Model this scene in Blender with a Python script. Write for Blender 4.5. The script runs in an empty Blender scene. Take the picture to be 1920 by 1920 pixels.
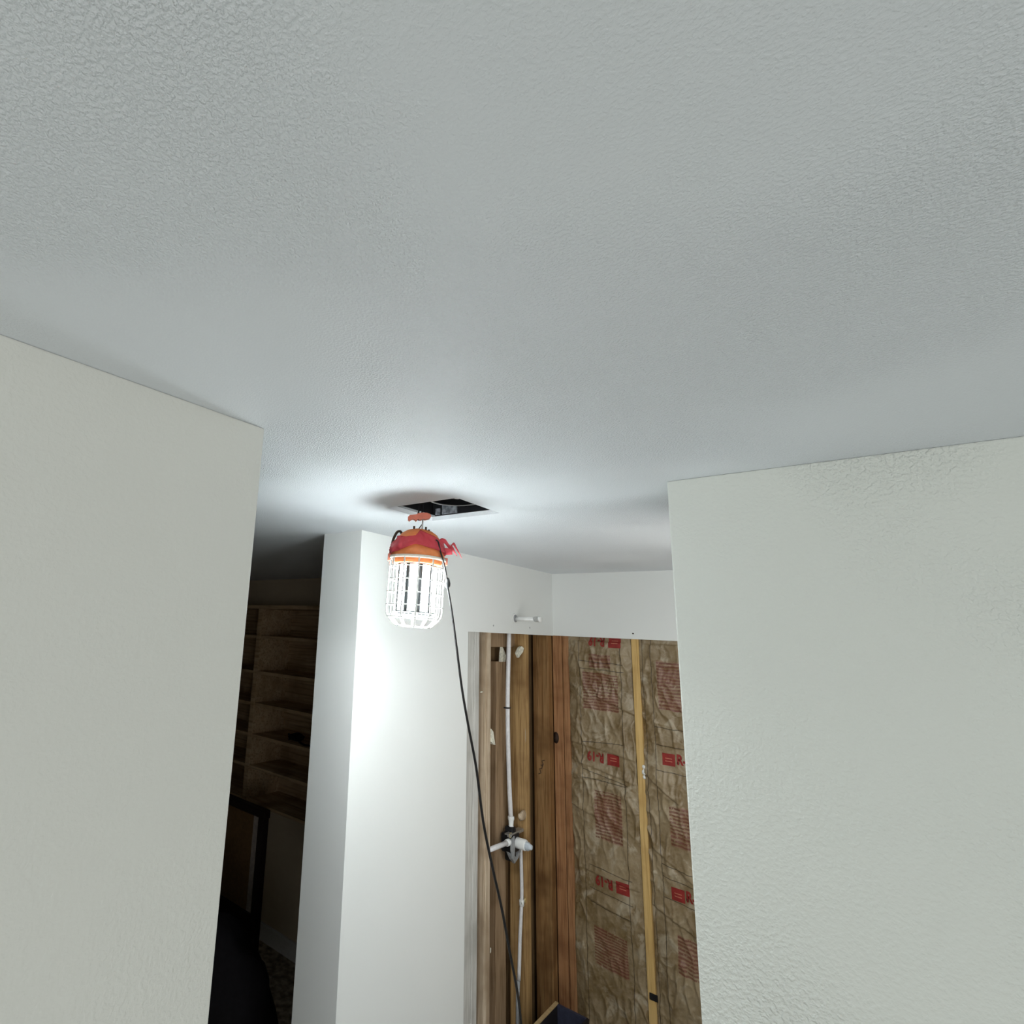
import bpy, bmesh, math, random
from mathutils import Vector, Matrix, noise

random.seed(7)
scene = bpy.context.scene
C = scene.collection

# ------------------------------------------------------------------ camera
cam_d = bpy.data.cameras.new('camera')
cam = bpy.data.objects.new('camera', cam_d)
C.objects.link(cam)
_right = Vector((0.74891883, 0.66112654, 0.0450809))
_down = Vector((-0.10610087, 0.18678633, -0.97665422))
_fwd = Vector((-0.65411252, 0.72665162, 0.2100339))
m3 = Matrix((_right, -_down, -_fwd)).transposed()
cam.matrix_world = Matrix.Translation((0, 0, 2.10)) @ m3.to_4x4()
cam_d.sensor_width = 36.0
cam_d.lens = 19.5474
cam_d.shift_x = 0.12670
cam_d.shift_y = -0.00295
cam_d.clip_start = 0.02
scene.camera = cam

# ------------------------------------------------------------------ world, exposure
w = bpy.data.worlds.new('world')
scene.world = w
w.use_nodes = True
w.node_tree.nodes['Background'].inputs[0].default_value = (0.75, 0.85, 1.0, 1)
w.node_tree.nodes['Background'].inputs[1].default_value = 0.6
vs = scene.view_settings
vs.view_transform = 'Standard'
vs.look = 'None'
vs.gamma = 1.0
vs.use_curve_mapping = False
vs.exposure = 0.0

LAMP_STRENGTH = 114.0
DOWN_FILL = 360.0  # glow added under the lamp to lift the lower walls
FILL_SOUTH = 56.0
FILL_EAST = 54.0
FILL_ALCOVE = 8.0

# area lamps added as soft room fill, at two invented openings out of frame
def fill_area(name, size, loc, rot, power, col):
    ld = bpy.data.lights.new(name, 'AREA')
    ld.shape = 'RECTANGLE'
    ld.size, ld.size_y = size
    ld.energy = power
    ld.color = col
    lo = bpy.data.objects.new(name, ld)
    C.objects.link(lo)
    lo.location = loc
    lo.rotation_euler = rot
fill_area('room_fill', (1.8, 1.5), (2.90, -4.38, 1.30), (math.radians(90), 0, 0), FILL_SOUTH, (1.0, 1.0, 0.985))
fill_area('room_fill', (1.8, 1.5), (3.98, -3.10, 1.30), (math.radians(90), 0, math.radians(90)), FILL_EAST, (1.0, 1.0, 0.985))
# fill lamp added to brighten the alcove, unseen behind the right wall
fill_area('alcove_fill', (0.45, 0.80), (0.0, 1.70, 1.68), (math.radians(90), 0, math.radians(30)), FILL_ALCOVE, (1.0, 0.99, 0.95))


# ------------------------------------------------------------------ node helpers
class V:
    """A node socket with arithmetic, so that masks read as formulas."""
    def __init__(s, t, k): s.t, s.k = t, k
    def _op(s, op, *a):
        n = s.t.nodes.new('ShaderNodeMath'); n.operation = op
        for i, v in enumerate((s,) + a):
            if isinstance(v, V): s.t.links.new(v.k, n.inputs[i])
            else: n.inputs[i].default_value = v
        return V(s.t, n.outputs[0])
    def __add__(s, o): return s._op('ADD', o)
    def __sub__(s, o): return s._op('SUBTRACT', o)
    def __mul__(s, o): return s._op('MULTIPLY', o)
    def __truediv__(s, o): return s._op('DIVIDE', o)
    def lt(s, o): return s._op('LESS_THAN', o)
    def gt(s, o): return s._op('GREATER_THAN', o)
    def fract(s): return s._op('FRACT')
    def floor(s): return s._op('FLOOR')
    def abs(s): return s._op('ABSOLUTE')
    def max(s, o): return s._op('MAXIMUM', o)
    def min(s, o): return s._op('MINIMUM', o)
    def ramp(s, a, b):
        n = s.t.nodes.new('ShaderNodeMapRange'); n.interpolation_type = 'SMOOTHSTEP'
        s.t.links.new(s.k, n.inputs[0]); n.inputs[1].default_value = a; n.inputs[2].default_value = b
        return V(s.t, n.outputs[0])
    def between(s, a, b): return s.gt(a) * s.lt(b)


class Mat:
    def __init__(s, name, rough=0.6, metal=0.0, spec=0.3):
        s.m = bpy.data.materials.new(name); s.m.use_nodes = True
        s.t = s.m.node_tree
        s.b = s.t.nodes['Principled BSDF']
        s.b.inputs['Roughness'].default_value = rough
        s.b.inputs['Metallic'].default_value = metal
        s.b.inputs['Specular IOR Level'].default_value = spec
        g = s.t.nodes.new('ShaderNodeNewGeometry')
        sp = s.t.nodes.new('ShaderNodeSeparateXYZ'); s.t.links.new(g.outputs['Position'], sp.inputs[0])
        s.pos = g.outputs['Position']
        s.x, s.y, s.z = (V(s.t, sp.outputs[i]) for i in range(3))
    def vec(s, sx=1, sy=1, sz=1, off=(0, 0, 0)):
        n = s.t.nodes.new('ShaderNodeMapping'); s.t.links.new(s.pos, n.inputs[0])
        n.inputs['Scale'].default_value = (sx, sy, sz); n.inputs['Location'].default_value = off
        return n.outputs[0]
    def noise(s, scale, detail=3, rough=0.55, vec=None, dist=0.0):
        n = s.t.nodes.new('ShaderNodeTexNoise'); s.t.links.new(vec or s.pos, n.inputs['Vector'])
        n.inputs['Scale'].default_value = scale; n.inputs['Detail'].default_value = detail
        n.inputs['Roughness'].default_value = rough; n.inputs['Distortion'].default_value = dist
        return V(s.t, n.outputs[0])
    def mix(s, fac, a, b):
        n = s.t.nodes.new('ShaderNodeMix'); n.data_type = 'RGBA'
        if isinstance(fac, V): s.t.links.new(fac.k, n.inputs[0])
        else: n.inputs[0].default_value = fac
        for i, c in ((6, a), (7, b)):
            if isinstance(c, tuple): n.inputs[i].default_value = (*c, 1)
            else: s.t.links.new(c, n.inputs[i])
        return n.outputs[2]
    def color(s, c):
        if isinstance(c, tuple): s.b.inputs['Base Color'].default_value = (*c, 1)
        else: s.t.links.new(c, s.b.inputs['Base Color'])
    def bump(s, h, strength=0.3, dist=0.002):
        n = s.t.nodes.new('ShaderNodeBump'); s.t.links.new(h.k, n.inputs['Height'])
        n.inputs['Strength'].default_value = strength; n.inputs['Distance'].default_value = dist
        s.t.links.new(n.outputs[0], s.b.inputs['Normal'])


def plain(name, col, rough=0.5, metal=0.0, var=0.12, scale=60, spec=0.3):
    k = Mat(name, rough, metal, spec)
    n = k.noise(scale, 3)
    k.color(k.mix(n.ramp(0.3, 0.7), tuple(c * (1 - var) for c in col), tuple(min(1, c * (1 + var)) for c in col)))
    return k.m


def plaster(name, col, tex, scale=150, dist=0.0012, patch=0.0):
    k = Mat(name, 0.55, spec=0.25)
    big = k.noise(1.3, 2)
    k.color(k.mix(big.ramp(0.35, 0.65), tuple(c * 0.985 for c in col), col))
    if tex:
        n = k.noise(scale, 2.5, 0.5)
        h = n.ramp(0.36, 0.70)
        if patch:
            p = k.noise(2.1, 1.5, off_vec(k)).ramp(0.40, 0.60) if False else k.noise(2.1, 1.5).ramp(0.38, 0.6)
            h = h * (p * patch + (1 - patch))
        k.bump(h, tex, dist)
    return k.m


def wood(name, dark, mid, light, gscale=1.0, rough=0.65, axis='z'):
    k = Mat(name, rough, spec=0.2)
    sc = {'z': (34, 34, 1.1), 'x': (1.1, 34, 34), 'y': (34, 1.1, 34)}[axis]
    v = k.vec(*[c * gscale for c in sc])
    g = k.noise(1.0, 4, 0.6, v, 0.6)
    fine = k.noise(4.0, 3, 0.6, v)
    blotch = k.noise(5.0, 3)
    c1 = k.mix(g.ramp(0.3, 0.7), mid, light)
    c2 = k.mix((fine.ramp(0.46, 0.68) * 0.7), c1, dark)
    c3 = k.mix(blotch.ramp(0.46, 0.72) * 0.65, c2, dark)
    k.color(c3)
    k.bump(fine, 0.25, 0.001)
    return k.m


M = {}
M['wall'] = plaster('orange_peel_wall_paint', (0.72, 0.745, 0.70), 0.8, 135, 0.0026, 0.8)
M['wall_left'] = plaster('light_texture_wall_paint', (0.735, 0.735, 0.69), 0.5, 150, 0.0011, 0.6)
M['smooth'] = plaster('smooth_wall_paint', (0.76, 0.775, 0.76), 0.0)
M['ceiling'] = plaster('stipple_ceiling_paint', (0.785, 0.82, 0.855), 0.7, 300, 0.0019, 0.8)
M['hall'] = plaster('tan_hall_paint', (0.58, 0.48, 0.35), 0.0)
M['gyp'] = plain('cut_gypsum', (0.72, 0.72, 0.70), 0.9)
M['floor'] = plain('pale_subfloor', (0.64, 0.63, 0.60), 0.7, 0, 0.1, 6)
M['floor_hall'] = plain('brown_floor', (0.34, 0.28, 0.21), 0.7, 0, 0.4, 24)
M['stud_grey'] = wood('weathered_grey_stud', (0.34, 0.33, 0.30), (0.50, 0.49, 0.46), (0.60, 0.59, 0.56), 1.6)
M['stud_pale'] = wood('pale_tan_stud', (0.26, 0.18, 0.11), (0.45, 0.34, 0.235), (0.60, 0.50, 0.38))
M['stud_tan'] = wood('dull_tan_stud', (0.15, 0.09, 0.045), (0.29, 0.195, 0.115), (0.36, 0.25, 0.155))
M['stud_honey'] = wood('honey_stud', (0.16, 0.08, 0.03), (0.36, 0.22, 0.09), (0.45, 0.29, 0.13))
M['stud_brown'] = wood('brown_stud', (0.10, 0.045, 0.015), (0.25, 0.13, 0.05), (0.33, 0.19, 0.08))
M['stud_red'] = wood('reddish_stud', (0.15, 0.06, 0.025), (0.33, 0.16, 0.07), (0.40, 0.21, 0.10))
M['stud_yellow'] = wood('yellow_pine_stud', (0.42, 0.26, 0.09), (0.58, 0.38, 0.14), (0.66, 0.46, 0.20))
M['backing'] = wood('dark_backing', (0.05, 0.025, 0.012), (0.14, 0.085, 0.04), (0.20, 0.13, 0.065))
M['pipe'] = plain('white_pipe', (0.66, 0.65, 0.66), 0.35, 0, 0.05)
M['pvc'] = plain('white_pvc', (0.78, 0.79, 0.78), 0.35, 0, 0.03)
M['black'] = plain('black_metal', (0.018, 0.018, 0.02), 0.4, 0.3)
M['steel'] = plain('grey_steel', (0.55, 0.54, 0.52), 0.35, 0.75)
M['grey_plastic'] = plain('grey_plastic', (0.30, 0.31, 0.32), 0.45)
M['dark_plastic'] = plain('dark_grey_plastic', (0.045, 0.048, 0.05), 0.45)
M['bluegrey'] = plain('blue_grey_cap', (0.50, 0.55, 0.60), 0.35)
M['brass'] = plain('brass', (0.60, 0.50, 0.25), 0.35, 0.6)
M['plaster_scrap'] = plain('plaster_scrap', (0.66, 0.64, 0.54), 0.9, 0, 0.2, 90)
M['ink'] = plain('dark_ink', (0.035, 0.018, 0.012), 0.7)
M['red_ink'] = plain('red_ink', (0.24, 0.022, 0.018), 0.6, 0, 0.15)
M['pale_ink'] = plain('pale_print', (0.45, 0.16, 0.10), 0.6)
M['cord'] = plain('black_cord_rubber', (0.012, 0.011, 0.011), 0.5)
M['housing_black'] = plain('black_fan_box', (0.02, 0.02, 0.022), 0.35, 0.4)
M['foil'] = plain('bright_galvanised', (0.26, 0.28, 0.31), 0.35, 0.3, 0.5, 70)
M['orange'] = plain('orange_plastic', (0.80, 0.26, 0.09), 0.4, 0, 0.06)
M['salmon'] = plain('salmon_plastic', (0.70, 0.20, 0.13), 0.45, 0, 0.06)
M['cage'] = plain('white_wire', (0.85, 0.85, 0.83), 0.4, 0, 0.02)
M['cream'] = plain('cream_plastic', (0.85, 0.78, 0.66), 0.4, 0, 0.03)
M['navy'] = plain('navy_laminate', (0.030, 0.032, 0.055), 0.5)
M['dark_in'] = plain('dark_laminate', (0.012, 0.010, 0.012), 0.6)
M['raw_edge'] = plain('raw_tan_edge', (0.42, 0.30, 0.15), 0.8)
M['shelf'] = wood('hall_shelf_wood', (0.26, 0.16, 0.07), (0.46, 0.31, 0.17), (0.55, 0.40, 0.24), 0.6, axis='x')
M['chair'] = plain('espresso_wood', (0.012, 0.007, 0.006), 0.5)
M['chair_panel'] = plain('brown_panel', (0.16, 0.085, 0.035), 0.7)
M['pale_slat'] = plain('grey_slat', (0.34, 0.29, 0.26), 0.6)
M['bag'] = plain('black_bag_plastic', (0.006, 0.005, 0.006), 0.85, spec=0.1)
M['white_trim'] = plain('white_trim', (0.72, 0.70, 0.68), 0.4, 0, 0.03)

k = Mat('red_film', 0.25, spec=0.5)
k.color((0.85, 0.12, 0.15))
k.b.inputs['Transmission Weight'].default_value = 0.45
k.b.inputs['IOR'].default_value = 1.2
k.bump(k.noise(60, 2), 0.4, 0.002)
M['film'] = k.m

k = Mat('led_diode_strip', 0.4)
k.color((0.9, 0.95, 1.0))
k.b.inputs['Emission Color'].default_value = (0.90, 0.985, 1.0, 1)
k.b.inputs['Emission Strength'].default_value = LAMP_STRENGTH
M['led'] = k.m

k = Mat('down_fill_glow', 0.4)  # emission of the disc added under the lamp as downward fill
k.color((0.9, 0.95, 1.0))
k.b.inputs['Emission Color'].default_value = (0.92, 0.985, 1.0, 1)
k.b.inputs['Emission Strength'].default_value = DOWN_FILL
M['down_fill'] = k.m


def kraft(name, blocks, vlines, hlines, seed):
    """Brown kraft facing with its flat print: blocks of fine red-brown text lines and thin rules."""
    k = Mat(name, 0.42, spec=0.5)
    n1 = k.noise(7.0, 4, 0.6, k.vec(off=(seed, 0, 0)))
    n2 = k.noise(42, 3, 0.6)
    base = k.mix(n1.ramp(0.35, 0.68), (0.17, 0.112, 0.046), (0.29, 0.22, 0.128))
    base = k.mix(n2.ramp(0.35, 0.75) * 0.35, base, (0.36, 0.29, 0.20))
    dust = k.noise(11, 4, 0.65, k.vec(1, 1, 0.8, (seed + 3, 0, 2)), 0.8)
    base = k.mix(dust.ramp(0.52, 0.66) * 0.55, base, (0.46, 0.40, 0.30))
    wob = (k.noise(16, 2) - 0.5)
    for (x0, x1, z0, z1, pitch, slope) in blocks:
        zz = k.z + k.x * slope + wob * 0.016
        row = (zz / pitch)
        line = row.fract().gt(0.48)
        brk = k.noise(1.0, 2, 0.7, k.vec(120, 1, 1.0 / pitch * 0.9)).gt(0.40)
        edge = k.x.between(x0, x1) * zz.between(z0 + slope * (x0 + x1) / 2, z1 + slope * (x0 + x1) / 2)
        tint = edge * (k.noise(9, 3).ramp(0.3, 0.62))
        base = k.mix(tint * 0.5, base, (0.20, 0.07, 0.04))
        base = k.mix(edge * line * brk * 0.75, base, (0.13, 0.03, 0.018))
    lm = None
    for xv in vlines:
        q = (k.x + wob * 0.012 - xv).abs().lt(0.0016)
        lm = q if lm is None else lm.max(q)
    for (zv, x0, x1, slope) in hlines:
        q = (k.z + (k.x - x0) * slope + wob * 0.012 - zv).abs().lt(0.0018) * k.x.between(x0, x1)
        lm = q if lm is None else lm.max(q)
    base = k.mix(lm * 0.8, base, (0.035, 0.022, 0.012))
    k.color(base)
    h = k.noise(30, 4, 0.6, k.vec(1, 1, 0.7), 1.2)
    k.bump(h, 0.6, 0.004)
    return k.m


# ------------------------------------------------------------------ mesh helpers
def link(name, bm, mat, parent=None, smooth=False):
    me = bpy.data.meshes.new(name)
    bmesh.ops.recalc_face_normals(bm, faces=bm.faces)
    bm.to_mesh(me); bm.free()
    if smooth:
        for p in me.polygons: p.use_smooth = True
    me.materials.append(mat)
    o = bpy.data.objects.new(name, me)
    C.objects.link(o)
    if parent: o.parent = parent
    return o


def add_box(bm, x0, x1, y0, y1, z0, z1, bev=0.0):
    r = bmesh.ops.create_cube(bm, size=1)
    bmesh.ops.scale(bm, vec=(x1 - x0, y1 - y0, z1 - z0), verts=r['verts'])
    bmesh.ops.translate(bm, vec=((x0 + x1) / 2, (y0 + y1) / 2, (z0 + z1) / 2), verts=r['verts'])
    if bev:
        es = list({e for v in r['verts'] for e in v.link_edges})
        bmesh.ops.bevel(bm, geom=es, offset=bev, segments=2, affect='EDGES', profile=0.6)


def boxes(name, lst, mat, parent=None, bev=0.0):
    bm = bmesh.new()
    for b in lst: add_box(bm, *b, bev)
    return link(name, bm, mat, parent)


def add_tube(bm, pts, r, seg=10, closed=False, cap=True):
    pts = [Vector(p) for p in pts]
    n = len(pts)
    rr = r if isinstance(r, (list, tuple)) else [r] * n
    rings = []
    up = None
    for i, p in enumerate(pts):
        a = pts[(i - 1) % n] if (closed or i > 0) else p
        b = pts[(i + 1) % n] if (closed or i < n - 1) else p
        t = (b - a).normalized()
        if up is None:
            up = t.orthogonal().normalized()
        up = (up - t * up.dot(t)).normalized()
        s = t.cross(up)
        rings.append([bm.verts.new(p + (up * math.cos(q) + s * math.sin(q)) * rr[i]) for q in (2 * math.pi * j / seg for j in range(seg))])
    m = n if closed else n - 1
    for i in range(m):
        A, B = rings[i], rings[(i + 1) % n]
        for j in range(seg):
            bm.faces.new((A[j], A[(j + 1) % seg], B[(j + 1) % seg], B[j]))
    if cap and not closed:
        bm.faces.new(rings[0][::-1]); bm.faces.new(rings[-1])


def tube(name, pts, r, mat, parent=None, seg=10, closed=False):
    bm = bmesh.new(); add_tube(bm, pts, r, seg, closed)
    return link(name, bm, mat, parent, True)


def smooth_path(pts, n=8):
    """Catmull-Rom through the given points."""
    P = [Vector(p) for p in pts]
    P = [P[0] * 2 - P[1]] + P + [P[-1] * 2 - P[-2]]
    out = []
    for i in range(1, len(P) - 2):
        for j in range(n):
            t = j / n
            out.append(0.5 * ((2 * P[i]) + (P[i + 1] - P[i - 1]) * t + (2 * P[i - 1] - 5 * P[i] + 4 * P[i + 1] - P[i + 2]) * t * t
                              + (-P[i - 1] + 3 * P[i] - 3 * P[i + 1] + P[i + 2]) * t ** 3))
    out.append(P[-2])
    return out


def lathe(name, prof, mat, parent=None, seg=40, smooth=True, axis='z', origin=(0, 0, 0)):
    bm = bmesh.new()
    rings = []
    for (r, z) in prof:
        if r < 1e-6:
            rings.append([bm.verts.new((0, 0, z))])
        else:
            rings.append([bm.verts.new((r * math.cos(2 * math.pi * j / seg), r * math.sin(2 * math.pi * j / seg), z)) for j in range(seg)])
    for A, B in zip(rings, rings[1:]):
        for j in range(seg):
            a, b = A[j % len(A)], A[(j + 1) % len(A)]
            c, d = B[(j + 1) % len(B)], B[j % len(B)]
            vs_ = []
            for v in (a, b, c, d):
                if v not in vs_: vs_.append(v)
            if len(vs_) > 2: bm.faces.new(vs_)
    rot = {'z': Matrix.Identity(4), 'x': Matrix.Rotation(math.radians(90), 4, 'Y'), 'y': Matrix.Rotation(math.radians(-90), 4, 'X')}[axis]
    bmesh.ops.transform(bm, matrix=Matrix.Translation(origin) @ rot, verts=bm.verts)
    return link(name, bm, mat, parent, smooth)


def blob(name, c, size, mat, parent=None, seed=0, amp=0.35, sub=3):
    bm = bmesh.new()
    bmesh.ops.create_icosphere(bm, subdivisions=sub, radius=1.0)
    for v in bm.verts:
        f = 1 + amp * noise.noise(v.co * 1.7 + Vector((seed, seed * 2.1, 0)))
        v.co = Vector((c[0] + v.co.x * size[0] * f, c[1] + v.co.y * size[1] * f, c[2] + v.co.z * size[2] * f))
    return link(name, bm, mat, parent, True)


def prism(name, outline, thick, frame, mat, parent=None):
    """Extrude a 2-D outline; frame = (origin, axis a, axis b, normal)."""
    o, a, b, nrm = (Vector(q) for q in frame)
    bm = bmesh.new()
    f = [bm.verts.new(o + a * p[0] + b * p[1] + nrm * (thick / 2)) for p in outline]
    g = [bm.verts.new(o + a * p[0] + b * p[1] - nrm * (thick / 2)) for p in outline]
    bm.faces.new(f); bm.faces.new(g[::-1])
    n = len(f)
    for i in range(n):
        bm.faces.new((f[i], g[i], g[(i + 1) % n], f[(i + 1) % n]))
    return link(name, bm, mat, parent)


def struct(o):
    o['kind'] = 'structure'
    return o


def tag(o, label, cat, group=None):
    o['label'] = label; o['category'] = cat
    if group: o['group'] = group
    return o


def empty(name, loc, label, cat, group=None):
    o = bpy.data.objects.new(name, None)
    o.location = loc
    o.empty_display_size = 0.05
    C.objects.link(o)
    return tag(o, label, cat, group)


# ================================================================== SETTING
CZ = 2.44                                  # ceiling height
# ceiling with the square fan cut-out
HX0, HX1, HY0, HY1 = -1.036, -0.796, 1.172, 1.390
ceil = struct(boxes('ceiling', [
    (-6.0, HX0, -4.5, 3.2, CZ, CZ + 0.013), (HX1, 4.2, -4.5, 3.2, CZ, CZ + 0.013),
    (HX0, HX1, -4.5, HY0, CZ, CZ + 0.013), (HX0, HX1, HY1, 3.2, CZ, CZ + 0.013)], M['ceiling']))
struct(boxes('floor', [(-0.85, 4.2, -4.5, 3.2, -0.06, 0.0)], M['floor']))
struct(boxes('floor_hall', [(-6.0, -0.85, -4.5, 3.2, -0.06, 0.0)], M['floor_hall']))
struct(boxes('wall_left', [(-0.913, -0.793, -4.4, 0.557, 0, CZ)], M['wall_left'], bev=0.003))
struct(boxes('wall_right', [(-0.321, 4.0, 1.275, 1.395, 0, CZ)], M['wall'], bev=0.003))

# partition between hall and shower: solid end, then open framing below the drywall header
DRY = 0.013
part = struct(boxes('wall_partition', [
    (-1.556, -1.360, 1.408, 2.106, 0, CZ),
    (-1.360 - DRY, -1.360, 2.106, 2.951, 2.104, CZ),
    (-1.556, -1.543, 2.106, 2.90, 0, CZ)], M['smooth']))
back = struct(boxes('wall_back', [(-1.373, 0.16, 2.951, 2.951 + DRY, 2.105, CZ)], M['smooth']))
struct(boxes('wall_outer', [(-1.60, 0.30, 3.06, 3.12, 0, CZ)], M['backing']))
struct(boxes('wall_alcove', [(0.16, 0.28, 1.395, 3.06, 0, CZ)], M['smooth']))
struct(boxes('wall_east', [(4.0, 4.1, -4.4, -4.0, 0, CZ), (4.0, 4.1, -2.2, 1.40, 0, CZ), (4.0, 4.1, -4.0, -2.2, 0, 0.55), (4.0, 4.1, -4.0, -2.2, 2.05, CZ)], M['wall']))
struct(boxes('added_window_2', [(4.0, 4.06, -4.0, -2.2, 0.55, 0.61), (4.0, 4.06, -4.0, -2.2, 1.99, 2.05), (4.0, 4.06, -4.0, -3.94, 0.61, 1.99),
                          (4.0, 4.06, -2.26, -2.2, 0.61, 1.99)], M['white_trim']))  # unseen frame added round the east fill lamp
# hall
struct(boxes('wall_hall', [(-6.0, -1.556, 2.75, 2.85, 0, CZ)], M['hall']))
struct(boxes('wall_far', [(-6.0, -5.9, -4.4, 2.75, 0, CZ)], M['hall']))
struct(boxes('baseboard_hall', [(-5.9, -1.57, 2.735, 2.75, 0, 0.105)], M['white_trim'], bev=0.003))
# wall behind the camera with an invented opening for the added south fill
struct(boxes('wall_south', [(-6.0, 2.0, -4.5, -4.4, 0, CZ), (3.8, 4.1, -4.5, -4.4, 0, CZ),
                            (2.0, 3.8, -4.5, -4.4, 0, 0.55), (2.0, 3.8, -4.5, -4.4, 2.05, CZ)], M['wall']))
struct(boxes('added_window_1', [(2.0, 3.8, -4.46, -4.40, 0.55, 0.61), (2.0, 3.8, -4.46, -4.40, 1.99, 2.05), (2.0, 2.06, -4.46, -4.40, 0.61, 1.99),
                          (3.74, 3.8, -4.46, -4.40, 0.61, 1.99)], M['white_trim']))  # unseen frame added round the south fill lamp

# drywall screw holes
for (cx, cy, cz, ax) in ((-1.3595, 2.318, 2.1367, 'x'), (-1.3595, 2.678, 2.1381, 'x')):
    lathe('screw_hole', [(0, 0.0), (0.0042, 0.0), (0.0042, 0.0008), (0, 0.0008)], M['grey_plastic'], part, 12, False, 'x', (cx, cy, cz))
lathe('screw_hole', [(0, 0.0), (0.0042, 0.0), (0.0042, -0.0008), (0, -0.0008)], M['ink'], back, 12, False, 'y', (-0.9408, 2.9505, 2.1317))

# framing in the partition (studs seen through the cut-out)
SX = -1.3735
ST = 2.30                                  # studs run up behind the drywall header
def stud(y0, y1, mat, xf=SX, depth=0.089, z0=0.0, z1=ST, name='stud', label=None, bev=0.004):
    o = boxes(name, [(xf - depth, xf, y0, y1, z0, z1)], mat, part, bev)
    if label: o['label'] = label
    return o
stud(2.128, 2.1785, M['stud_grey'], label='weathered grey stud at the edge of the cut-out')
stud(2.1815, 2.2225, M['stud_grey'])
stud(2.2805, 2.3235, M['stud_pale'], bev=0.007, label='pale tan stud with rounded edges')
stud(2.485, 2.575, M['stud_tan'], xf=-1.440, depth=0.038, z1=1.968, name='blocking_board', label='dull tan board set back behind the pipe')
stud(2.653, 2.693, M['stud_honey'], label='honey brown stud right of the pipe')
stud(2.9124, 2.9625, M['stud_brown'], label='brown corner stud')
boxes('blocking', [(-1.462, -1.43, 2.325, 2.652, 2.037, 2.30)], M['stud_tan'], part, 0.003)
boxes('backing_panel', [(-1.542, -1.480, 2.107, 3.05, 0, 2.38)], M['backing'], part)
# pencil-like marking on the corner stud
bm = bmesh.new()
for pl in (((-1.4363, 1.395), (-1.4225, 1.402), (-1.430, 1.422), (-1.416, 1.425)),
           ((-1.424, 1.440), (-1.409, 1.443), (-1.417, 1.462), (-1.402, 1.467)), ((-1.418, 1.425), (-1.410, 1.452))):
    add_tube(bm, [(x, 2.9120, z) for x, z in pl], 0.0022, 5)
link('pencil_marking', bm, M['ink'], part)
# left-over plaster
prism('plaster_scrap', [(0, 0.045), (0.018, 0.03), (0.036, -0.028), (0.020, -0.024), (0, -0.01)], 0.016,
      ((-1.379, 2.322, 1.638), (0, 1, 0), (0, 0, 1), (1, 0, 0)), M['plaster_scrap'], part)
blob('plaster_scrap', (-1.395, 2.335, 1.580), (0.008, 0.020, 0.020), M['stud_red'], part, 3, 0.5, 2)
prism('plaster_scrap', [(0, 0), (0.018, -0.022), (0.035, -0.010), (0.062, 0.006), (0.072, 0.024), (0.050, 0.034), (0.026, 0.026)], 0.012,
      ((-1.385, 2.580, 2.011), (0, 1, 0), (0, 0, 1), (1, 0, 0)), M['plaster_scrap'], part)
prism('plaster_scrap', [(0, 0.0), (0.05, 0.0), (0.056, 0.03), (0.03, 0.066), (0.012, 0.075), (0.004, 0.04)], 0.008,
      ((-1.438, 2.512, 1.966), (0, 1, 0), (0, 0, 1), (1, 0, 0)), M['plaster_scrap'], part)
blob('plaster_scrap', (-1.385, 2.635, 1.262), (0.012, 0.040, 0.022), M['stud_pale'], part, 9, 0.3, 2)
blob('wood_splinter', (-1.369, 2.235, 1.845), (0.002, 0.014, 0.003), M['plaster_scrap'], part, 1, 0.2, 1)
blob('wood_splinter', (-1.368, 2.318, 0.815), (0.002, 0.004, 0.012), M['plaster_scrap'], part, 1, 0.2, 1)
blob('wood_splinter', (-1.374, 2.651, 1.62), (0.002, 0.003, 0.035), M['stud_pale'], part, 5, 0.2, 1)

# framing in the back wall
YB = 2.9645
def bstud(x0, x1, mat, label=None, yf=YB, z1=ST):
    o = boxes('stud', [(x0, x1, yf, yf + 0.089, 0, z1)], mat, back, 0.004)
    if label: o['label'] = label
    return o
g1 = bstud(-1.3725, -1.3195, M['stud_red'], 'reddish corner stud with a dark knot')
bstud(-1.3165, -1.283, M['stud_red'])
bstud(-0.9575, -0.9235, M['stud_yellow'], 'yellow pine stud between the two batts')
lathe('knot', [(0, 0), (0.012, 0), (0.016, -0.0006), (0, -0.0014)], M['ink'], back, 18, True, 'y', (-1.3605, YB - 0.0006, 1.579))
bpy.context.view_layer.update()
kn = C.objects[-1]
for v in kn.data.vertices:
    v.co.z = 1.579 + (v.co.z - 1.579) * 1.8
for (dz, r) in ((1.515, 0.010), (1.492, 0.014), (1.470, 0.009)):
    blob('plaster_scrap', (-0.926, YB - 0.001, dz), (r * 0.7, 0.002, r), M['pvc'], back, dz * 9, 0.4, 2)
boxes('strap', [(-0.948, -0.915, YB - 0.006, YB - 0.001, 0.560, 0.585)], M['black'], back)


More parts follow.
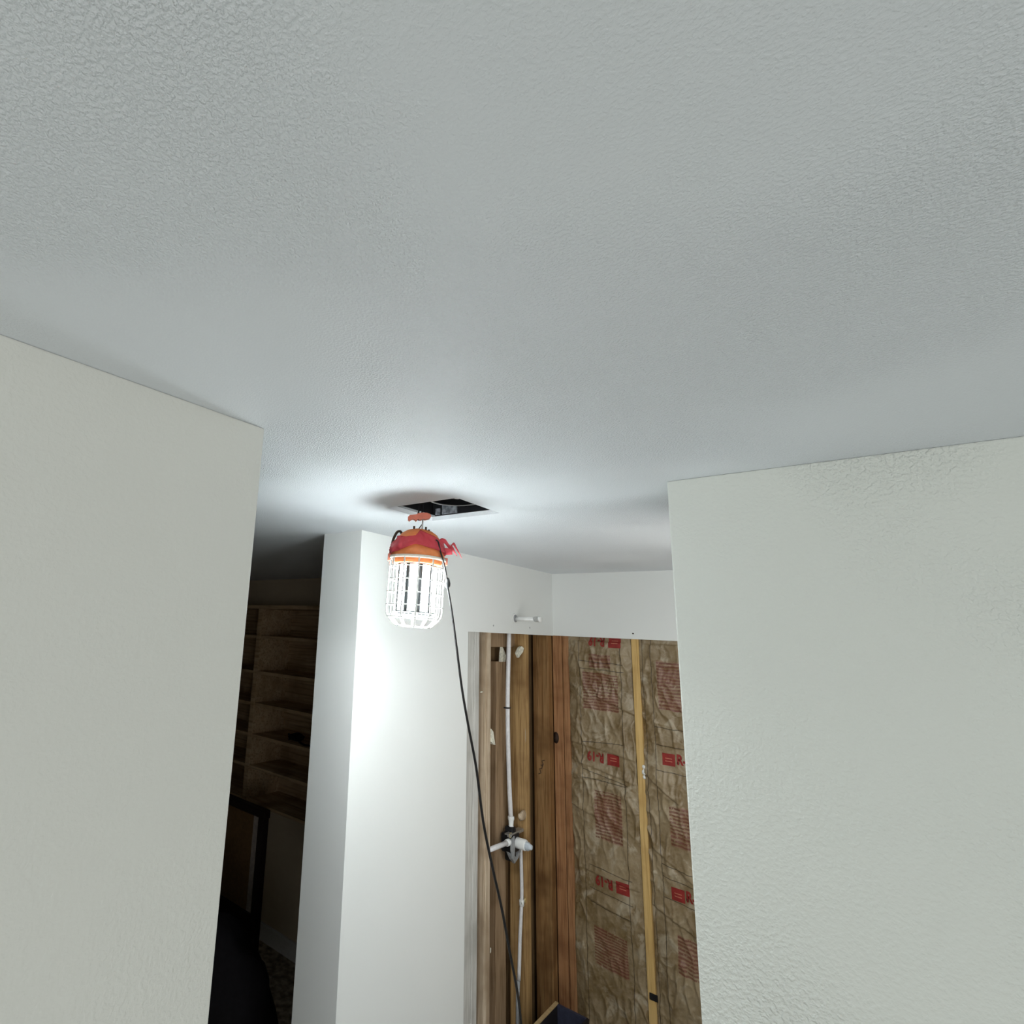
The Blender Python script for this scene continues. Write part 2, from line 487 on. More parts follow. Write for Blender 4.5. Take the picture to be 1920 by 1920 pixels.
# ------------------------------------------------------------------ insulation batts
def sheet_fn(x0, x1, seed, creases, flats):
    def f(x, z):
        u = (x - x0) / (x1 - x0)
        e = max(0.0, min(u, 1 - u))
        y = 2.978 - 0.016 * min(1.0, e / 0.16) ** 0.7                       # tucked at the studs, puffed out between
        p = Vector((x * 5.5, seed, z * 3.2))
        y -= 0.014 * (noise.noise(p) )
        k = 1.0
        for (fx, fz) in flats:                                              # smoother where the marking is printed
            k = min(k, max(0.12, (abs((x - fx) / 0.10) ** 2 + abs((z - fz) / 0.055) ** 2) ** 0.5 - 0.55))
        k = min(1.0, k) * (0.35 + 0.9 * max(0.0, 0.5 + noise.noise(Vector((x * 4, z * 3.1, seed + 20))) * 1.2))
        q = Vector((x * 19 + z * 6, seed + 4.4, z * 5.5 - x * 9))
        r1 = 1 - abs(noise.noise(q)) * 2.4
        y -= 0.011 * k * max(0, r1) ** 2
        q2 = Vector((x * 34 - z * 19, seed + 9, z * 15 + x * 20))
        r2 = 1 - abs(noise.noise(q2)) * 2.6
        y -= 0.0045 * k * max(0, r2) ** 2
        for (xa, za, xb, zb, amp, wd) in creases:                           # paper lapping over itself along a line
            if min(xa, xb) - 0.02 <= x <= max(xa, xb) + 0.02:
                zl = za + (zb - za) * (x - xa) / (xb - xa)
                d = z - zl
                if -0.004 < d < wd: y -= amp * (1 - d / wd) if d > 0 else amp * (1 + d / 0.004)
        if z > 2.085: y = max(y, 2.967)                                     # behind the drywall header
        return min(y, 3.0)
    return f


def sheet(name, x0, x1, z0, z1, f, mat, parent, nx, nz, off=0.0):
    bm = bmesh.new()
    g = [[bm.verts.new((x0 + (x1 - x0) * i / nx, f(x0 + (x1 - x0) * i / nx, z0 + (z1 - z0) * j / nz) - off, z0 + (z1 - z0) * j / nz))
          for i in range(nx + 1)] for j in range(nz + 1)]
    for j in range(nz):
        for i in range(nx):
            bm.faces.new((g[j][i], g[j][i + 1], g[j + 1][i + 1], g[j + 1][i]))
    return link(name, bm, mat, parent, True)


def print_text(name, s, x, z, h, f, mat, parent, rot=0.0, slope=0.0):
    """Flat lettering laid on the paper: (x, z) is the centre, h the letter height."""
    cu = bpy.data.curves.new('lettering', 'FONT')
    cu.body = s; cu.size = h / 0.7; cu.align_x = 'CENTER'; cu.align_y = 'CENTER'; cu.offset = h * 0.055
    cu.resolution_u = 3
    to = bpy.data.objects.new('lettering', cu); C.objects.link(to)
    dg = bpy.context.evaluated_depsgraph_get()
    me = bpy.data.meshes.new_from_object(to.evaluated_get(dg))
    bpy.data.objects.remove(to)
    bm = bmesh.new(); bm.from_mesh(me); bpy.data.meshes.remove(me)
    bmesh.ops.subdivide_edges(bm, edges=[e for e in bm.edges if e.calc_length() > 0.012], cuts=1)
    c_, s_ = math.cos(rot), math.sin(rot)
    for v in bm.verts:
        a, b = v.co.x * 0.72 * c_ - v.co.y * s_, v.co.x * 0.72 * s_ + v.co.y * c_
        X, Z = x + a, z + b - slope * a
        v.co = Vector((X, f(X, Z) - 0.0045, Z))
    return link(name, bm, mat, parent)


def batt(label, x0, x1, f, mat, nx):
    b = empty('insulation_batt', ((x0 + x1) / 2, 2.99, 0.0), label, 'insulation')
    o = sheet('kraft_facing', x0, x1, 0.33, 2.12, f, mat, b, nx, 420)
    o.matrix_parent_inverse = Matrix.Translation(b.location).inverted()
    p = boxes('fibre_core', [(x0 + 0.004, x1 - 0.004, 3.004, 3.058, 0.33, 2.12)], M['stud_tan'], b)
    p.matrix_parent_inverse = Matrix.Translation(b.location).inverted()
    return b


def fix(o, b):
    o.matrix_parent_inverse = Matrix.Translation(b.location).inverted()
    return o


creL = [(-1.283, 1.870, -1.215, 1.800, 0.004, 0.05), (-1.11, 1.80, -0.955, 1.742, 0.010, 0.10), (-1.26, 1.575, -0.955, 1.535, 0.007, 0.06),
        (-1.245, 1.485, -0.955, 1.428, 0.008, 0.05), (-1.25, 1.405, -1.10, 1.430, 0.006, 0.05), (-1.28, 1.28, -1.18, 1.25, 0.006, 0.12),
        (-1.24, 1.00, -0.99, 0.975, 0.005, 0.04), (-1.20, 0.875, -1.03, 0.845, 0.006, 0.05), (-1.25, 2.03, -0.97, 2.02, 0.003, 0.06)]
fL = sheet_fn(-1.283, -0.9575, 1.3, creL, [(-1.09, 2.0855), (-1.105, 1.5225), (-1.08, 0.970)])
mL = kraft('kraft_facing_left', [
    (-1.205, -1.030, 1.745, 1.925, 0.0142, 0.02), (-1.165, -1.035, 1.145, 1.365, 0.0150, 0.03), (-1.185, -1.035, 0.60, 0.765, 0.0125, 0.10),
    (-1.17, -1.06, 1.955, 2.02, 0.02, 0.02)],
    [-1.2215, -1.0135], [(1.585, -1.22, -1.01, -0.06), (1.455, -1.22, -1.0, 0.18), (1.415, -1.22, -1.01, 0.03), (1.985, -1.222, -1.0, 0.05),
                         (1.945, -1.222, -1.0, 0.02), (1.025, -1.20, -1.0, 0.1), (0.925, -1.20, -1.0, 0.1), (0.865, -1.20, -1.01, 0.12)], 0.0)
bl = batt('kraft-faced batt left of the yellow stud, red marking upside down', -1.283, -0.9575, fL, mL, 90)
SL = 0.035
for (zc, xt, xs_) in ((2.0855, -1.125, -1.036), (1.5225, -1.153, -1.066), (0.970, -1.128, -1.042)):
    fix(print_text('printed_marking', 'R-19', xt, zc, 0.042, fL, M['red_ink'], bl, math.pi, SL), bl)
    sq = sheet('printed_square', xs_ - 0.030, xs_ + 0.030, zc - 0.027 - 0.002, zc + 0.025 - 0.002, fL, M['red_ink'], bl, 12, 12, 0.0024)
    fix(sq, bl)
    for q in (-0.008, 0.004):
        fix(sheet('printed_rule', xs_ - 0.015, xs_ + 0.016, zc + q, zc + q + 0.0035, fL, M['pale_ink'], bl, 10, 2, 0.0036), bl)

creR = [(-0.925, 1.49, -0.80, 1.40, 0.012, 0.10), (-0.86, 1.72, -0.70, 1.70, 0.004, 0.05), (-0.87, 1.63, -0.70, 1.615, 0.003, 0.05),
        (-0.89, 1.17, -0.70, 1.05, 0.007, 0.06), (-0.90, 0.93, -0.72, 0.86, 0.009, 0.08), (-0.92, 1.985, -0.72, 1.98, 0.003, 0.04)]
fR = sheet_fn(-0.9235, -0.45, 7.7, creR, [(-0.77, 1.568), (-0.76, 1.012)])
mR = kraft('kraft_facing_right', [
    (-0.842, -0.64, 1.785, 2.010, 0.0150, 0.01), (-0.822, -0.64, 1.20, 1.37, 0.0150, 0.04), (-0.820, -0.62, 0.70, 0.845, 0.0145, 0.08)],
    [-0.868, -0.9085], [(1.705, -0.868, -0.6, 0.03), (1.625, -0.868, -0.6, 0.03), (1.515, -0.868, -0.6, 0.04), (1.12, -0.868, -0.6, 0.12),
                        (1.07, -0.868, -0.6, 0.1), (0.985, -0.868, -0.6, 0.1)], 5.0)
br = batt('kraft-faced batt right of the yellow stud, red marking upright', -0.9235, -0.45, fR, mR, 110)
for (zc, xt, xs_) in ((1.568, -0.736, -0.812), (1.012, -0.732, -0.806)):
    fix(print_text('printed_marking', 'R-19', xt, zc + 0.004, 0.042, fR, M['red_ink'], br, 0.0, 0.02), br)
    fix(sheet('printed_square', xs_ - 0.027, xs_ + 0.027, zc - 0.026, zc + 0.026, fR, M['red_ink'], br, 12, 12, 0.0024), br)
    for q in (-0.009, 0.003):
        fix(sheet('printed_rule', xs_ - 0.015, xs_ + 0.015, zc + q, zc + q + 0.0035, fR, M['pale_ink'], br, 10, 2, 0.0036), br)

# ================================================================== PLUMBING
riser = empty('water_pipe', (-1.40, 2.54, 1.245), 'long white water pipe rising from the shower valve to the header', 'pipe')
def sub(o, p): return fix(o, p)
sub(tube('pipe', smooth_path([(-1.40, 2.538, 2.25), (-1.40, 2.537, 2.09), (-1.40, 2.5215, 1.7527), (-1.40, 2.5342, 1.4366), (-1.40, 2.5506, 1.262)], 6),
         0.0105, M['pipe'], riser, 14), riser)
sub(tube('pipe_clamp', [(-1.408, 2.500, 1.756), (-1.395, 2.503, 1.7555), (-1.389, 2.514, 1.755), (-1.3885, 2.526, 1.7548), (-1.396, 2.540, 1.7545), (-1.408, 2.544, 1.754)],
         0.0032, M['black'], riser, 8), riser)
sub(lathe('crimp_fitting', [(0, 0.028), (0.0145, 0.028), (0.0150, 0.018), (0.0125, 0.010), (0.0105, -0.012), (0.0125, -0.014), (0.0125, -0.022), (0, -0.022)], M['pvc'], riser, 18, True, 'z',
          (-1.40, 2.552, 1.243)), riser)

valve = empty('shower_valve', (-1.40, 2.545, 1.165), 'black and grey shower valve body on the studs below the long pipe', 'valve')
sub(boxes('valve_body', [(-1.432, -1.372, 2.512, 2.584, 1.125, 1.205), (-1.425, -1.380, 2.532, 2.566, 1.085, 1.23)], M['black'], valve, 0.010), valve)
sub(boxes('mounting_bracket', [(-1.392, -1.376, 2.500, 2.628, 1.196, 1.204), (-1.405, -1.376, 2.500, 2.628, 1.2035, 1.209)], M['steel'], valve, 0.0015), valve)
sub(prism('bracket_foot', [(-0.055, 0.0), (-0.03, -0.035), (0.0, -0.06), (0.035, -0.045), (0.062, -0.02), (0.05, -0.008), (0.02, -0.038), (-0.02, -0.02)], 0.012,
          ((-1.384, 2.545, 1.140), (0, 1, 0), (0, 0, 1), (1, 0, 0)), M['grey_plastic'], valve), valve)
sub(prism('side_plate', [(0, 0.02), (0.025, 0.03), (0.03, -0.02), (0.022, -0.075), (0.005, -0.06), (-0.004, -0.02)], 0.006,
          ((-1.372, 2.502, 1.170), (0, 1, 0), (0, 0, 1), (1, 0, 0)), M['grey_plastic'], valve), valve)
sub(lathe('cartridge', [(0, 0), (0.0215, 0), (0.0235, 0.004), (0.0235, 0.046), (0.0215, 0.050), (0, 0.050)], M['pvc'], valve, 24, True, 'x', (-1.376, 2.556, 1.166)), valve)
sub(lathe('cartridge_stem', [(0.018, 0), (0.018, 0.014), (0.013, 0.020), (0.010, 0.030), (0, 0.032)], M['bluegrey'], valve, 20, True, 'x', (-1.328, 2.556, 1.164)), valve)
sub(tube('inlet_pipe', [(-1.385, 2.512, 1.176), (-1.385, 2.43, 1.180), (-1.385, 2.325, 1.185)], 0.0105, M['pipe'], valve, 14), valve)
sub(lathe('inlet_collar', [(0.0105, -0.014), (0.0145, -0.013), (0.0145, 0.010), (0.012, 0.014), (0.0105, 0.014)], M['pvc'], valve, 18, True, 'y', (-1.385, 2.496, 1.177)), valve)
sub(tube('wire_loop', [(-1.368, 2.490 + 0.012 * math.cos(a), 1.212 + 0.010 * math.sin(a)) for a in [0.6 + 0.5 * i for i in range(10)]], 0.0016, M['brass'], valve, 6), valve)

drop = empty('supply_pipe', (-1.392, 2.63, 0.55), 'thinner white pipe dropping below the shower valve', 'pipe')
sub(tube('pipe', smooth_path([(-1.392, 2.628, 1.13), (-1.39, 2.6313, 0.9865), (-1.39, 2.6299, 0.8986), (-1.39, 2.6124, 0.753), (-1.39, 2.6002, 0.594)], 5), 0.0082, M['pipe'], drop, 12), drop)
sub(tube('lower_pipe', [(-1.392, 2.5995, 0.592), (-1.395, 2.596, 0.52), (-1.40, 2.595, 0.02)], 0.0078, M['grey_plastic'], drop, 12), drop)
sub(lathe('coupling', [(0.0082, -0.013), (0.0115, -0.012), (0.0115, 0.012), (0.0082, 0.013)], M['pvc'], drop, 16, True, 'z', (-1.39, 2.630, 0.893)), drop)
sub(tube('brass_ring', [(-1.385, 2.661 + 0.012 * math.cos(a), 0.897 + 0.010 * math.sin(a)) for a in [2 * math.pi * i / 12 for i in range(12)]], 0.0042, M['brass'], drop, 7, True), drop)
sub(tube('clip_tail', [(-1.383, 2.618, 0.893), (-1.381, 2.609, 0.905), (-1.380, 2.602, 0.922)], 0.0018, M['pvc'], drop, 6), drop)

arm = empty('shower_pipe_stub', (-1.36, 2.527, 2.178), 'white capped pipe stub sticking out of the wall above the cut-out', 'pipe')
sub(tube('stub', [(-1.372, 2.527, 2.1765), (-1.258, 2.527, 2.1765)], 0.0105, M['pvc'], arm, 18), arm)
sub(lathe('cap', [(0, 0), (0.0128, 0), (0.0128, 0.020), (0.0150, 0.020), (0.0150, 0.026), (0.012, 0.031), (0, 0.031)], M['pvc'], arm, 18, True, 'x', (-1.2545, 2.527, 2.1770)), arm)
sub(tube('cap_seam', [(-1.2595, 2.527, 2.1767), (-1.2535, 2.527, 2.1768)], 0.0100, M['grey_plastic'], arm, 18), arm)
sub(lathe('torn_hole_rim', [(0.013, 0), (0.024, 0.001), (0.021, 0.004), (0.013, 0.002)], M['gyp'], arm, 18, True, 'x', (-1.3605, 2.520, 2.179)), arm)
sub(lathe('hole_gap', [(0.0105, 0.0), (0.0175, 0.0), (0.0175, 0.0055), (0.0105, 0.0055)], M['grey_plastic'], arm, 18, True, 'x', (-1.3605, 2.524, 2.178)), arm)

# ================================================================== FAN BOX IN THE CEILING
fan = empty('fan_housing', (-0.916, 1.281, CZ + 0.014), 'black square exhaust fan box recessed in the ceiling hole above the lamp', 'exhaust fan')
bz0, bz1 = CZ + 0.0135, CZ + 0.185
sub(boxes('box_shell', [(HX0 - 0.006, HX0 + 0.002, HY0 - 0.006, HY1 + 0.006, bz0, bz1), (HX1 - 0.002, HX1 + 0.006, HY0 - 0.006, HY1 + 0.006, bz0, bz1),
                        (HX0, HX1, HY0 - 0.006, HY0 + 0.002, bz0, bz1), (HX0, HX1, HY1 - 0.002, HY1 + 0.006, bz0, bz1),
                        (HX0 - 0.006, HX1 + 0.006, HY0 - 0.006, HY1 + 0.006, bz1, bz1 + 0.008)], M['housing_black'], fan), fan)
sub(lathe('blower_ring', [(0.072, 0), (0.076, 0), (0.076, 0.09), (0.072, 0.09), (0.072, 0)], M['housing_black'], fan, 40, True, 'z', (-0.880, 1.290, CZ + 0.030)), fan)
sub(lathe('blower_lip', [(0.070, 0), (0.078, 0), (0.078, 0.0022), (0.070, 0.0022), (0.070, 0)], M['steel'], fan, 40, True, 'z', (-0.880, 1.290, CZ + 0.028)), fan)
sub(lathe('motor_hub', [(0, -0.002), (0.020, 0.0), (0.026, 0.01), (0.026, 0.06), (0, 0.06)], M['black'], fan, 28, True, 'z', (-0.880, 1.290, CZ + 0.036)), fan)
sub(lathe('hub_bolt', [(0, -0.003), (0.008, -0.003), (0.009, 0.0), (0, 0.001)], M['pvc'], fan, 16, True, 'z', (-0.872, 1.285, CZ + 0.034)), fan)
sub(boxes('foil_tape', [(-0.995, -0.940, 1.3835, 1.3875, CZ + 0.016, CZ + 0.060), (-1.020, -1.004, 1.3835, 1.3875, CZ + 0.016, CZ + 0.036)], M['foil'], fan), fan)
sub(boxes('flange', [(HX0 + 0.002, HX0 + 0.012, HY0 + 0.002, HY1 - 0.002, CZ + 0.0135, CZ + 0.0155)], M['grey_plastic'], fan), fan)
sub(tube('hanging_wire', smooth_path([(-0.945, 1.20, CZ + 0.10), (-0.930, 1.19, CZ + 0.03), (-0.9215, 1.1755, CZ - 0.015), (-0.9235, 1.170, CZ - 0.040), (-0.918, 1.174, CZ - 0.046),
                                      (-0.915, 1.178, CZ - 0.03), (-0.920, 1.195, CZ + 0.03), (-0.93, 1.21, CZ + 0.10)], 5), 0.0022, M['black'], fan, 7), fan)

# ================================================================== WORK LIGHT
LR = Vector((0.7484, 0.6632, 0.0))                    # sideways as seen from the room
LF = Vector((0.6632, -0.7484, 0.0))                   # towards the room
lamp = empty('work_light', (-0.916, 1.173, 2.3665), 'caged orange-topped temporary work light glowing under the ceiling hole', 'work light')
tilt = Matrix.Rotation(math.radians(2.0), 3, LF) if False else Matrix.Rotation(math.radians(2.2), 3, -LF)
base = Matrix((LR, -LF, Vector((0, 0, 1)))).transposed()
lamp.rotation_euler = (tilt @ base).to_euler()
# local axes now: x = sideways, y = away from the room, z = up
R0 = 0.0735
lathe('housing', [(0, 0.0), (0.018, -0.0005), (0.034, -0.005), (0.048, -0.014), (0.057, -0.026), (0.0635, -0.042), (0.069, -0.060), (0.0725, -0.078), (0.066, -0.079), (0.060, -0.060), (0, -0.058)],
      M['orange'], lamp, 44)
lathe('rim', [(0.062, -0.0785), (0.0755, -0.0775), (0.0765, -0.081), (0.0755, -0.0845), (0.062, -0.0845)], M['cream'], lamp, 44)
lathe('collar', [(0.0665, -0.084), (0.0665, -0.096), (0.058, -0.097), (0.0, -0.097)], M['orange'], lamp, 44)
# four moulded vents / screws on the dome
for a in (-2.2, -1.0, 0.4, 2.2):
    o = boxes('screw', [(-0.0025, 0.0025, -0.0025, 0.0025, -0.004, 0.006)], M['ink'], lamp)
    o.location = (0.028 * math.cos(a), 0.028 * math.sin(a), -0.002)
boxes('latch', [(0.072, 0.080, -0.008, 0.008, -0.092, -0.072)], M['salmon'], lamp, 0.002)
boxes('latch', [(-0.080, -0.072, -0.008, 0.008, -0.092, -0.072)], M['salmon'], lamp, 0.002)
tube('carry_handle', smooth_path([(-0.071, -0.004, -0.060), (-0.0705, -0.005, -0.040), (-0.066, -0.006, -0.024), (-0.060, -0.006, -0.0125), (-0.052, -0.006, -0.0105), (-0.047, -0.005, -0.017)], 5),
     0.0034, M['ink'], lamp, 8)
# hook: steel rod and scalloped salmon grip
sc = 1 / (6.4 * 685)
grip = [(540, 440), (560, 418), (640, 402), (660, 388), (700, 377), (760, 374), (800, 385), (815, 410), (800, 438), (745, 460), (720, 452), (690, 472), (660, 458), (640, 486), (615, 466), (590, 466), (560, 490), (542, 478)]
prism('hook_grip', [((x - 690) * sc, (580 - y) * sc) for x, y in grip], 0.014, ((0, 0, 0), (1, 0, 0), (0, 0, 1), (0, 1, 0)), M['salmon'], lamp)
tube('hook_rod', [(0.0065, 0, -0.004), (0.0065, 0, 0.034)], 0.0022, M['steel'], lamp, 8)
tube('hook_rod', [(-0.004, 0.002, 0.0), (0.006, 0.002, 0.016)], 0.0014, M['ink'], lamp, 6)
# LED column
core = lathe('led_core', [(0, -0.097), (0.046, -0.097), (0.046, -0.222), (0, -0.222)], M['dark_plastic'], lamp, 24, False)
NP = 10
for i in range(NP):
    a = 2 * math.pi * (i + 0.2) / NP
    turn = Matrix.Rotation(a, 3, 'Z')
    bm = bmesh.new()
    add_box(bm, 0.0460, 0.0520, -0.0128, 0.0128, -0.221, -0.098, 0.0012)
    bmesh.ops.rotate(bm, matrix=turn, verts=bm.verts)
    strip = link('led_strip', bm, M['dark_plastic'], lamp)
    bm = bmesh.new()
    add_box(bm, 0.0519, 0.0526, -0.0106, 0.0106, -0.219, -0.100)
    bmesh.ops.rotate(bm, matrix=turn, verts=bm.verts)
    link('diode_face', bm, M['led'], strip)
lathe('bottom_plate', [(0, -0.2225), (0.056, -0.2225), (0.058, -0.2245), (0.058, -0.229), (0.056, -0.2305), (0, -0.2305)], M['cage'], lamp, 36)
lathe('down_fill_disc', [(0, -0.2306), (0.050, -0.2306), (0.050, -0.2316), (0, -0.2316)], M['down_fill'], lamp, 36, False)  # added glowing disc that brightens the walls below
# wire cage
RC = 0.0735
NB = 12
for i in range(NB):
    a = 2 * math.pi * (i + 0.0) / NB
    pts = [(RC, -0.080), (RC, -0.222), (RC - 0.002, -0.230), (RC - 0.008, -0.239), (0.050, -0.254), (0.043, -0.2585)]
    if i % 3 == 0: pts += [(0.0, -0.2590)]
    tube('cage_bar', [(r * math.cos(a), r * math.sin(a), z) for r, z in pts], 0.0021, M['cage'], lamp, 6)
for (z, r) in ((-0.105, RC), (-0.139, RC), (-0.172, RC), (-0.205, RC), (-0.236, RC - 0.005), (-0.258, 0.044)):
    tube('cage_hoop', [((r + 0.001) * math.cos(q), (r + 0.001) * math.sin(q), z) for q in (2 * math.pi * j / 40 for j in range(40))], 0.0017, M['cage'], lamp, 6, True)
# vent slots on the bottom cap
for i in range(9):
    a = -math.pi / 2 + (i - 4) * 0.19
    bm = bmesh.new(); add_box(bm, 0.0575, 0.0588, -0.0034, 0.0034, -0.2285, -0.2250)
    bmesh.ops.rotate(bm, matrix=Matrix.Rotation(a, 3, 'Z'), verts=bm.verts)
    link('vent_slot', bm, M['grey_plastic'], lamp)

# red plastic film tied round the housing
wrap = empty('red_wrap', (-0.916, 1.173, 2.3665), 'red plastic film tied round the orange lamp housing with loose ends', 'plastic film')
wrap.rotation_euler = lamp.rotation_euler
def dome_r(z):
    P = [(0.034, -0.005), (0.048, -0.014), (0.057, -0.026), (0.0635, -0.042), (0.069, -0.060), (0.0725, -0.078), (0.074, -0.09)]
    for (r0, z0), (r1, z1) in zip(P, P[1:]):
        if z1 <= z <= z0: return r0 + (r1 - r0) * (z0 - z) / (z0 - z1)
    return 0.034 if z > -0.005 else 0.075
bm = bmesh.new()
NU, NV = 96, 10
top = {-180: -0.035, -150: -0.026, -125: -0.030, -100: -0.026, -92: -0.006, -70: -0.018, -40: -0.029, 0: -0.034, 60: -0.026, 120: -0.032, 180: -0.035}
bot = {-180: -0.072, -160: -0.074, -130: -0.066, -100: -0.050, -75: -0.056, -40: -0.062, 0: -0.064, 60: -0.062, 120: -0.068, 180: -0.072}
def interp(d, x):
    ks = sorted(d)
    for a, b in zip(ks, ks[1:]):
        if a <= x <= b: return d[a] + (d[b] - d[a]) * (x - a) / (b - a)
grid = []
for i in range(NU):
    deg = -180 + 360 * i / NU
    a = math.radians(deg)
    t, b = interp(top, deg), interp(bot, deg)
    col = []
    for j in range(NV + 1):
        z = t + (b - t) * j / NV
        fold = 0.0065 * (0.5 + noise.noise(Vector((math.cos(a) * 3.2, math.sin(a) * 3.2, z * 45)))) + 0.003 * max(0, 1 - abs(noise.noise(Vector((math.cos(a) * 6, math.sin(a) * 6 + z * 60, z * 30)))) * 4)
        r = dome_r(z) + 0.0012 + max(0, fold)
        col.append(bm.verts.new((r * math.cos(a), r * math.sin(a), z)))
    grid.append(col)
for i in range(NU):
    A, B = grid[i], grid[(i + 1) % NU]
    for j in range(NV): bm.faces.new((A[j], B[j], B[j + 1], A[j + 1]))
o = link('film_band', bm, M['film'], wrap, True)
md = o.modifiers.new('thick', 'SOLIDIFY'); md.thickness = 0.0008
def ribbon(name, path, w0, w1, sc_=sc):
    """A strip of film along a path of (X, Y, depth) taken from the lamp's own scale."""
    P = smooth_path([((x - 690) * sc_, d, (580 - y) * sc_) for x, y, d in path], 6)
    bm = bmesh.new(); prev = None
    for i, p in enumerate(P):
        t = i / (len(P) - 1)
        wv = Vector((0.2 * math.sin(t * 5), 0.8 * math.cos(t * 3), 0.8)).normalized() * (w0 + (w1 - w0) * t) / 2
        a, b = bm.verts.new(p - wv), bm.verts.new(p + wv)
        if prev: bm.faces.new((prev[0], prev[1], b, a))
        prev = (a, b)
    o = link(name, bm, M['film'], wrap, True)
    md = o.modifiers.new('thick', 'SOLIDIFY'); md.thickness = 0.0009
    return o
blobo = blob('knot', ((905 - 690) * sc, -0.030, (580 - 745) * sc), (0.009, 0.009, 0.011), M['film'], wrap, 4, 0.4, 3)
ribbon('loose_end', [(890, 760, -0.030), (930, 705, -0.030), (985, 715, -0.028), (1030, 765, -0.026), (1080, 800, -0.026)], 0.010, 0.014)
ribbon('loose_end', [(920, 780, -0.028), (960, 820, -0.026), (1020, 830, -0.024), (1080, 825, -0.022)], 0.016, 0.020)
ribbon('loose_end', [(1050, 800, -0.024), (1085, 735, -0.024), (1120, 780, -0.024), (1160, 835, -0.024), (1192, 890, -0.024)], 0.012, 0.002)
ribbon('loose_end', [(1060, 760, -0.022), (1095, 810, -0.022), (1140, 868, -0.022)], 0.014, 0.003)

# cord
cord = empty('power_cord', (-0.945, 1.78, 0.0), 'long black cord hanging from the lamp down past the studs', 'cord')
def at_lamp(x, d, z):
    return Vector((-0.916, 1.173, 2.3665)) + (tilt @ base) @ Vector((x, d, z))
upper = [at_lamp(0.040, -0.050, -0.032), at_lamp(0.048, -0.048, -0.0376), at_lamp(0.0547, -0.050, -0.0616), at_lamp(0.0618, -0.052, -0.081), at_lamp(0.0707, -0.042, -0.105),
         at_lamp(0.0775, -0.026, -0.1255), at_lamp(0.079, -0.020, -0.131)]
sub(tube('lamp_lead', smooth_path(upper, 6), 0.0022, M['cord'], cord, 8), cord)
PLUG = at_lamp(0.0815, -0.020, -0.139)
sub(lathe('plug', [(0, 0.0145), (0.0032, 0.0135), (0.0062, 0.006), (0.0078, -0.002), (0.0072, -0.008), (0.0036, -0.0135), (0, -0.0145)], M['dark_plastic'], cord, 14, True, 'z', tuple(PLUG)), cord)
lower = [tuple(PLUG - Vector((0, 0, 0.010))), (-0.851, 1.235, 2.1612), (-0.851, 1.26, 2.0724), (-0.857, 1.3, 1.9555), (-0.8614, 1.34, 1.8577), (-0.8665, 1.39, 1.7436), (-0.8804, 1.45, 1.5965), (-0.8886, 1.51, 1.4739),
         (-0.8983, 1.58, 1.3448), (-0.9121, 1.65, 1.2102), (-0.9249, 1.72, 1.0717), (-0.9453, 1.78, 0.9576), (-0.965, 1.88, 0.6), (-0.98, 1.95, 0.12), (-0.99, 1.99, 0.02), (-0.95, 2.2, 0.008)]
pl = smooth_path(lower, 6)
sub(tube('extension_lead', pl, [0.0026 + 0.0012 * min(1, i / 40) for i in range(len(pl))], M['cord'], cord, 9), cord)

# ================================================================== BOX BELOW THE BATTS
bx = empty('open_box', (-1.16, 2.60, 0.0), 'open dark box with a raw tan edge on the floor below the batts', 'box')
X0, X1, Y0, Y1, ZT = -1.2574, -1.131, 2.40, 2.70, 0.5147
sub(boxes('back_panel', [(X0, X1, Y1, Y1 + 0.012, 0, ZT)], M['navy'], bx), bx)
sub(boxes('side_panel', [(X0 - 0.014, X0, Y0, Y1 + 0.012, 0, ZT - 0.001)], M['dark_in'], bx), bx)
sub(boxes('raw_edge', [(X0 - 0.0142, X0 + 0.0002, Y0, Y1 + 0.012, ZT - 0.001, ZT + 0.004)], M['raw_edge'], bx), bx)
sub(boxes('side_panel', [(X1, X1 + 0.010, Y0 + 0.2, Y1 + 0.012, 0, ZT - 0.001)], M['dark_in'], bx), bx)
sub(boxes('front_panel', [(X0, X1, Y0, Y0 + 0.012, 0, ZT - 0.15)], M['navy'], bx), bx)
sub(boxes('bottom_panel', [(X0, X1, Y0 + 0.012, Y1, 0, 0.012)], M['dark_in'], bx), bx)

# ================================================================== HALL
sh = empty('bookcase', (-3.2, 2.60, 0.92), 'brown wooden shelf unit on the wall of the dark hall', 'shelves')
SXL, SXR, SYF, SYB = -4.3, -2.20, 2.466, 2.749
for (x0, x1) in ((-3.375, -3.330), (SXL - 0.03, SXL), (SXR, SXR + 0.03)):
    sub(boxes('upright', [(x0, x1, SYF, SYB, 0.92, 2.20)], M['shelf'], sh, 0.002), sh)
for z in (2.003, 1.760, 1.549, 1.345, 1.148, 0.937):
    for (a, b) in ((SXL, -3.375), (-3.330, SXR)):
        sub(boxes('shelf', [(a, b, SYF + 0.004, SYB - 0.008, z - 0.010, z + 0.010)], M['shelf'], sh, 0.002), sh)
sub(boxes('top_board', [(SXL - 0.03, SXR + 0.03, SYF - 0.01, SYB, 2.20, 2.225)], M['shelf'], sh, 0.002), sh)
sub(boxes('back_board', [(SXL, SXR, SYB - 0.008, SYB, 0.92, 2.20)], M['shelf'], sh), sh)

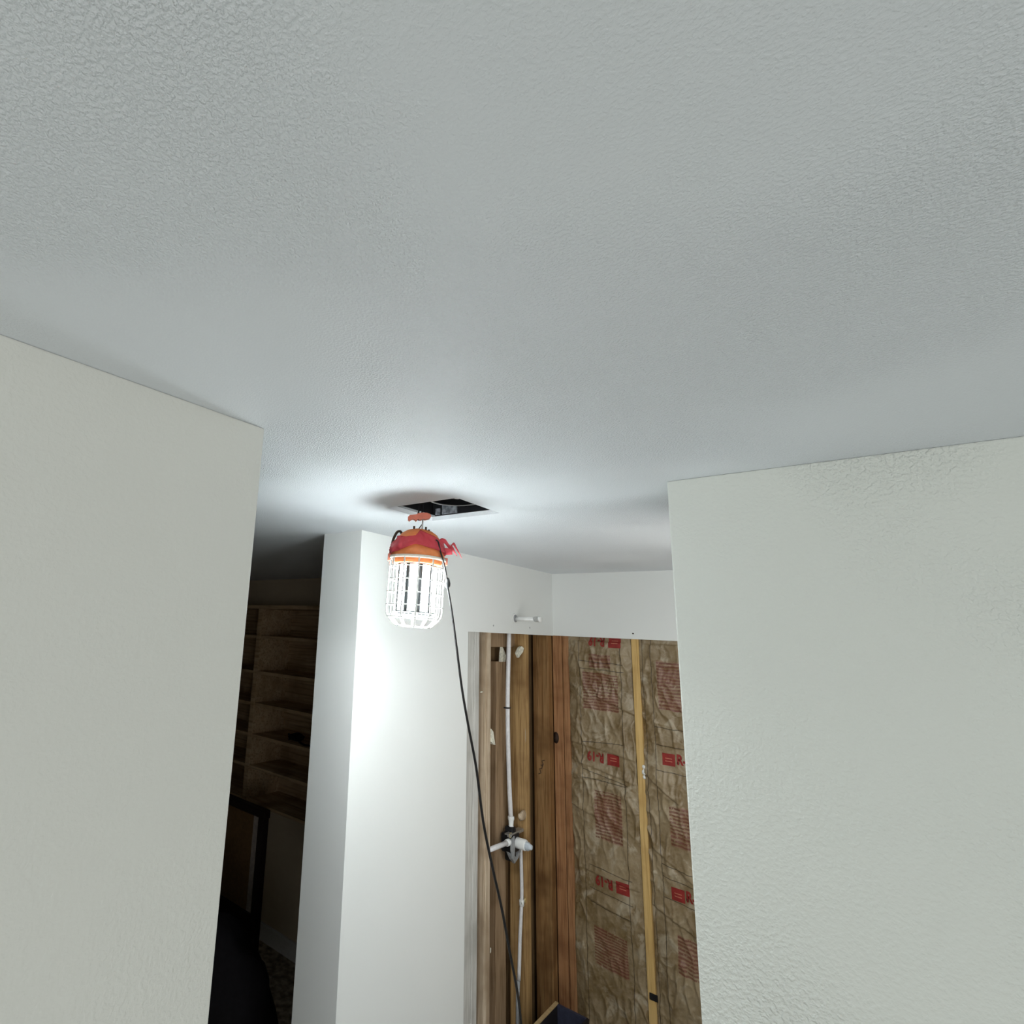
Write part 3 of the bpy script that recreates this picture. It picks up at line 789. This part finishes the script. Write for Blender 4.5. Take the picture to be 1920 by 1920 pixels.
cc = empty('cable_coil', (-2.99, 2.58, 1.3555), 'small dark coil of cable lying on a hall shelf', 'cable')
for kx in range(3):
    sub(tube('coil_loop', [(-2.995 + (0.05 + 0.006 * kx) * math.cos(a), 2.58 + 0.04 * math.sin(a), 1.362 + 0.010 * kx + 0.006 * math.sin(3 * a + kx)) for a in (2 * math.pi * i / 20 for i in range(20))],
             0.0065, M['bag'], cc, 7, True), cc)
sub(tube('loose_tail', smooth_path([(-2.95, 2.56, 1.363), (-2.88, 2.52, 1.362), (-2.80, 2.50, 1.362), (-2.74, 2.53, 1.362)], 5), 0.006, M['bag'], cc, 7), cc)

ch = empty('chair', (-3.1, 2.10, 0.0), 'tall dark wooden chair standing in the unlit hall below the shelves', 'chair')
# back frame
def cbox(n, b, m_, bev=0.004): return sub(boxes(n, [b], m_, ch, bev), ch)
YC = 2.20
cbox('leg', (-2.835, -2.785, YC, YC + 0.04, 0.0, 1.03), M['chair'])
cbox('leg', (-3.30, -3.25, YC, YC + 0.04, 0.0, 1.03), M['chair'])
cbox('leg', (-2.835, -2.785, YC - 0.32, YC - 0.28, 0.0, 0.44), M['chair'])
cbox('leg', (-3.30, -3.25, YC - 0.32, YC - 0.28, 0.0, 0.44), M['chair'])
cbox('top_rail', (-3.31, -2.775, YC - 0.005, YC + 0.04, 1.0, 1.045), M['chair'], 0.006)
cbox('lower_rail', (-3.25, -2.835, YC, YC + 0.03, 0.44, 0.50), M['chair'])
cbox('back_slat', (-2.890, -2.835, YC + 0.01, YC + 0.022, 0.50, 1.0), M['pale_slat'], 0.002)
cbox('back_panel', (-3.25, -2.89, YC + 0.01, YC + 0.02, 0.50, 1.0), M['chair_panel'], 0.002)
cbox('seat', (-3.31, -2.775, YC - 0.33, YC + 0.0, 0.41, 0.455), M['chair'], 0.008)

bg = blob('plastic_bag', (-2.21, 1.60, 0.41), (0.27, 0.22, 0.43), M['bag'], None, 2.0, 0.22, 4)
for v in bg.data.vertices:
    v.co.z = max(0.0, v.co.z)
tag(bg, 'full black plastic bag slumped on the hall floor in front of the chair', 'bag')
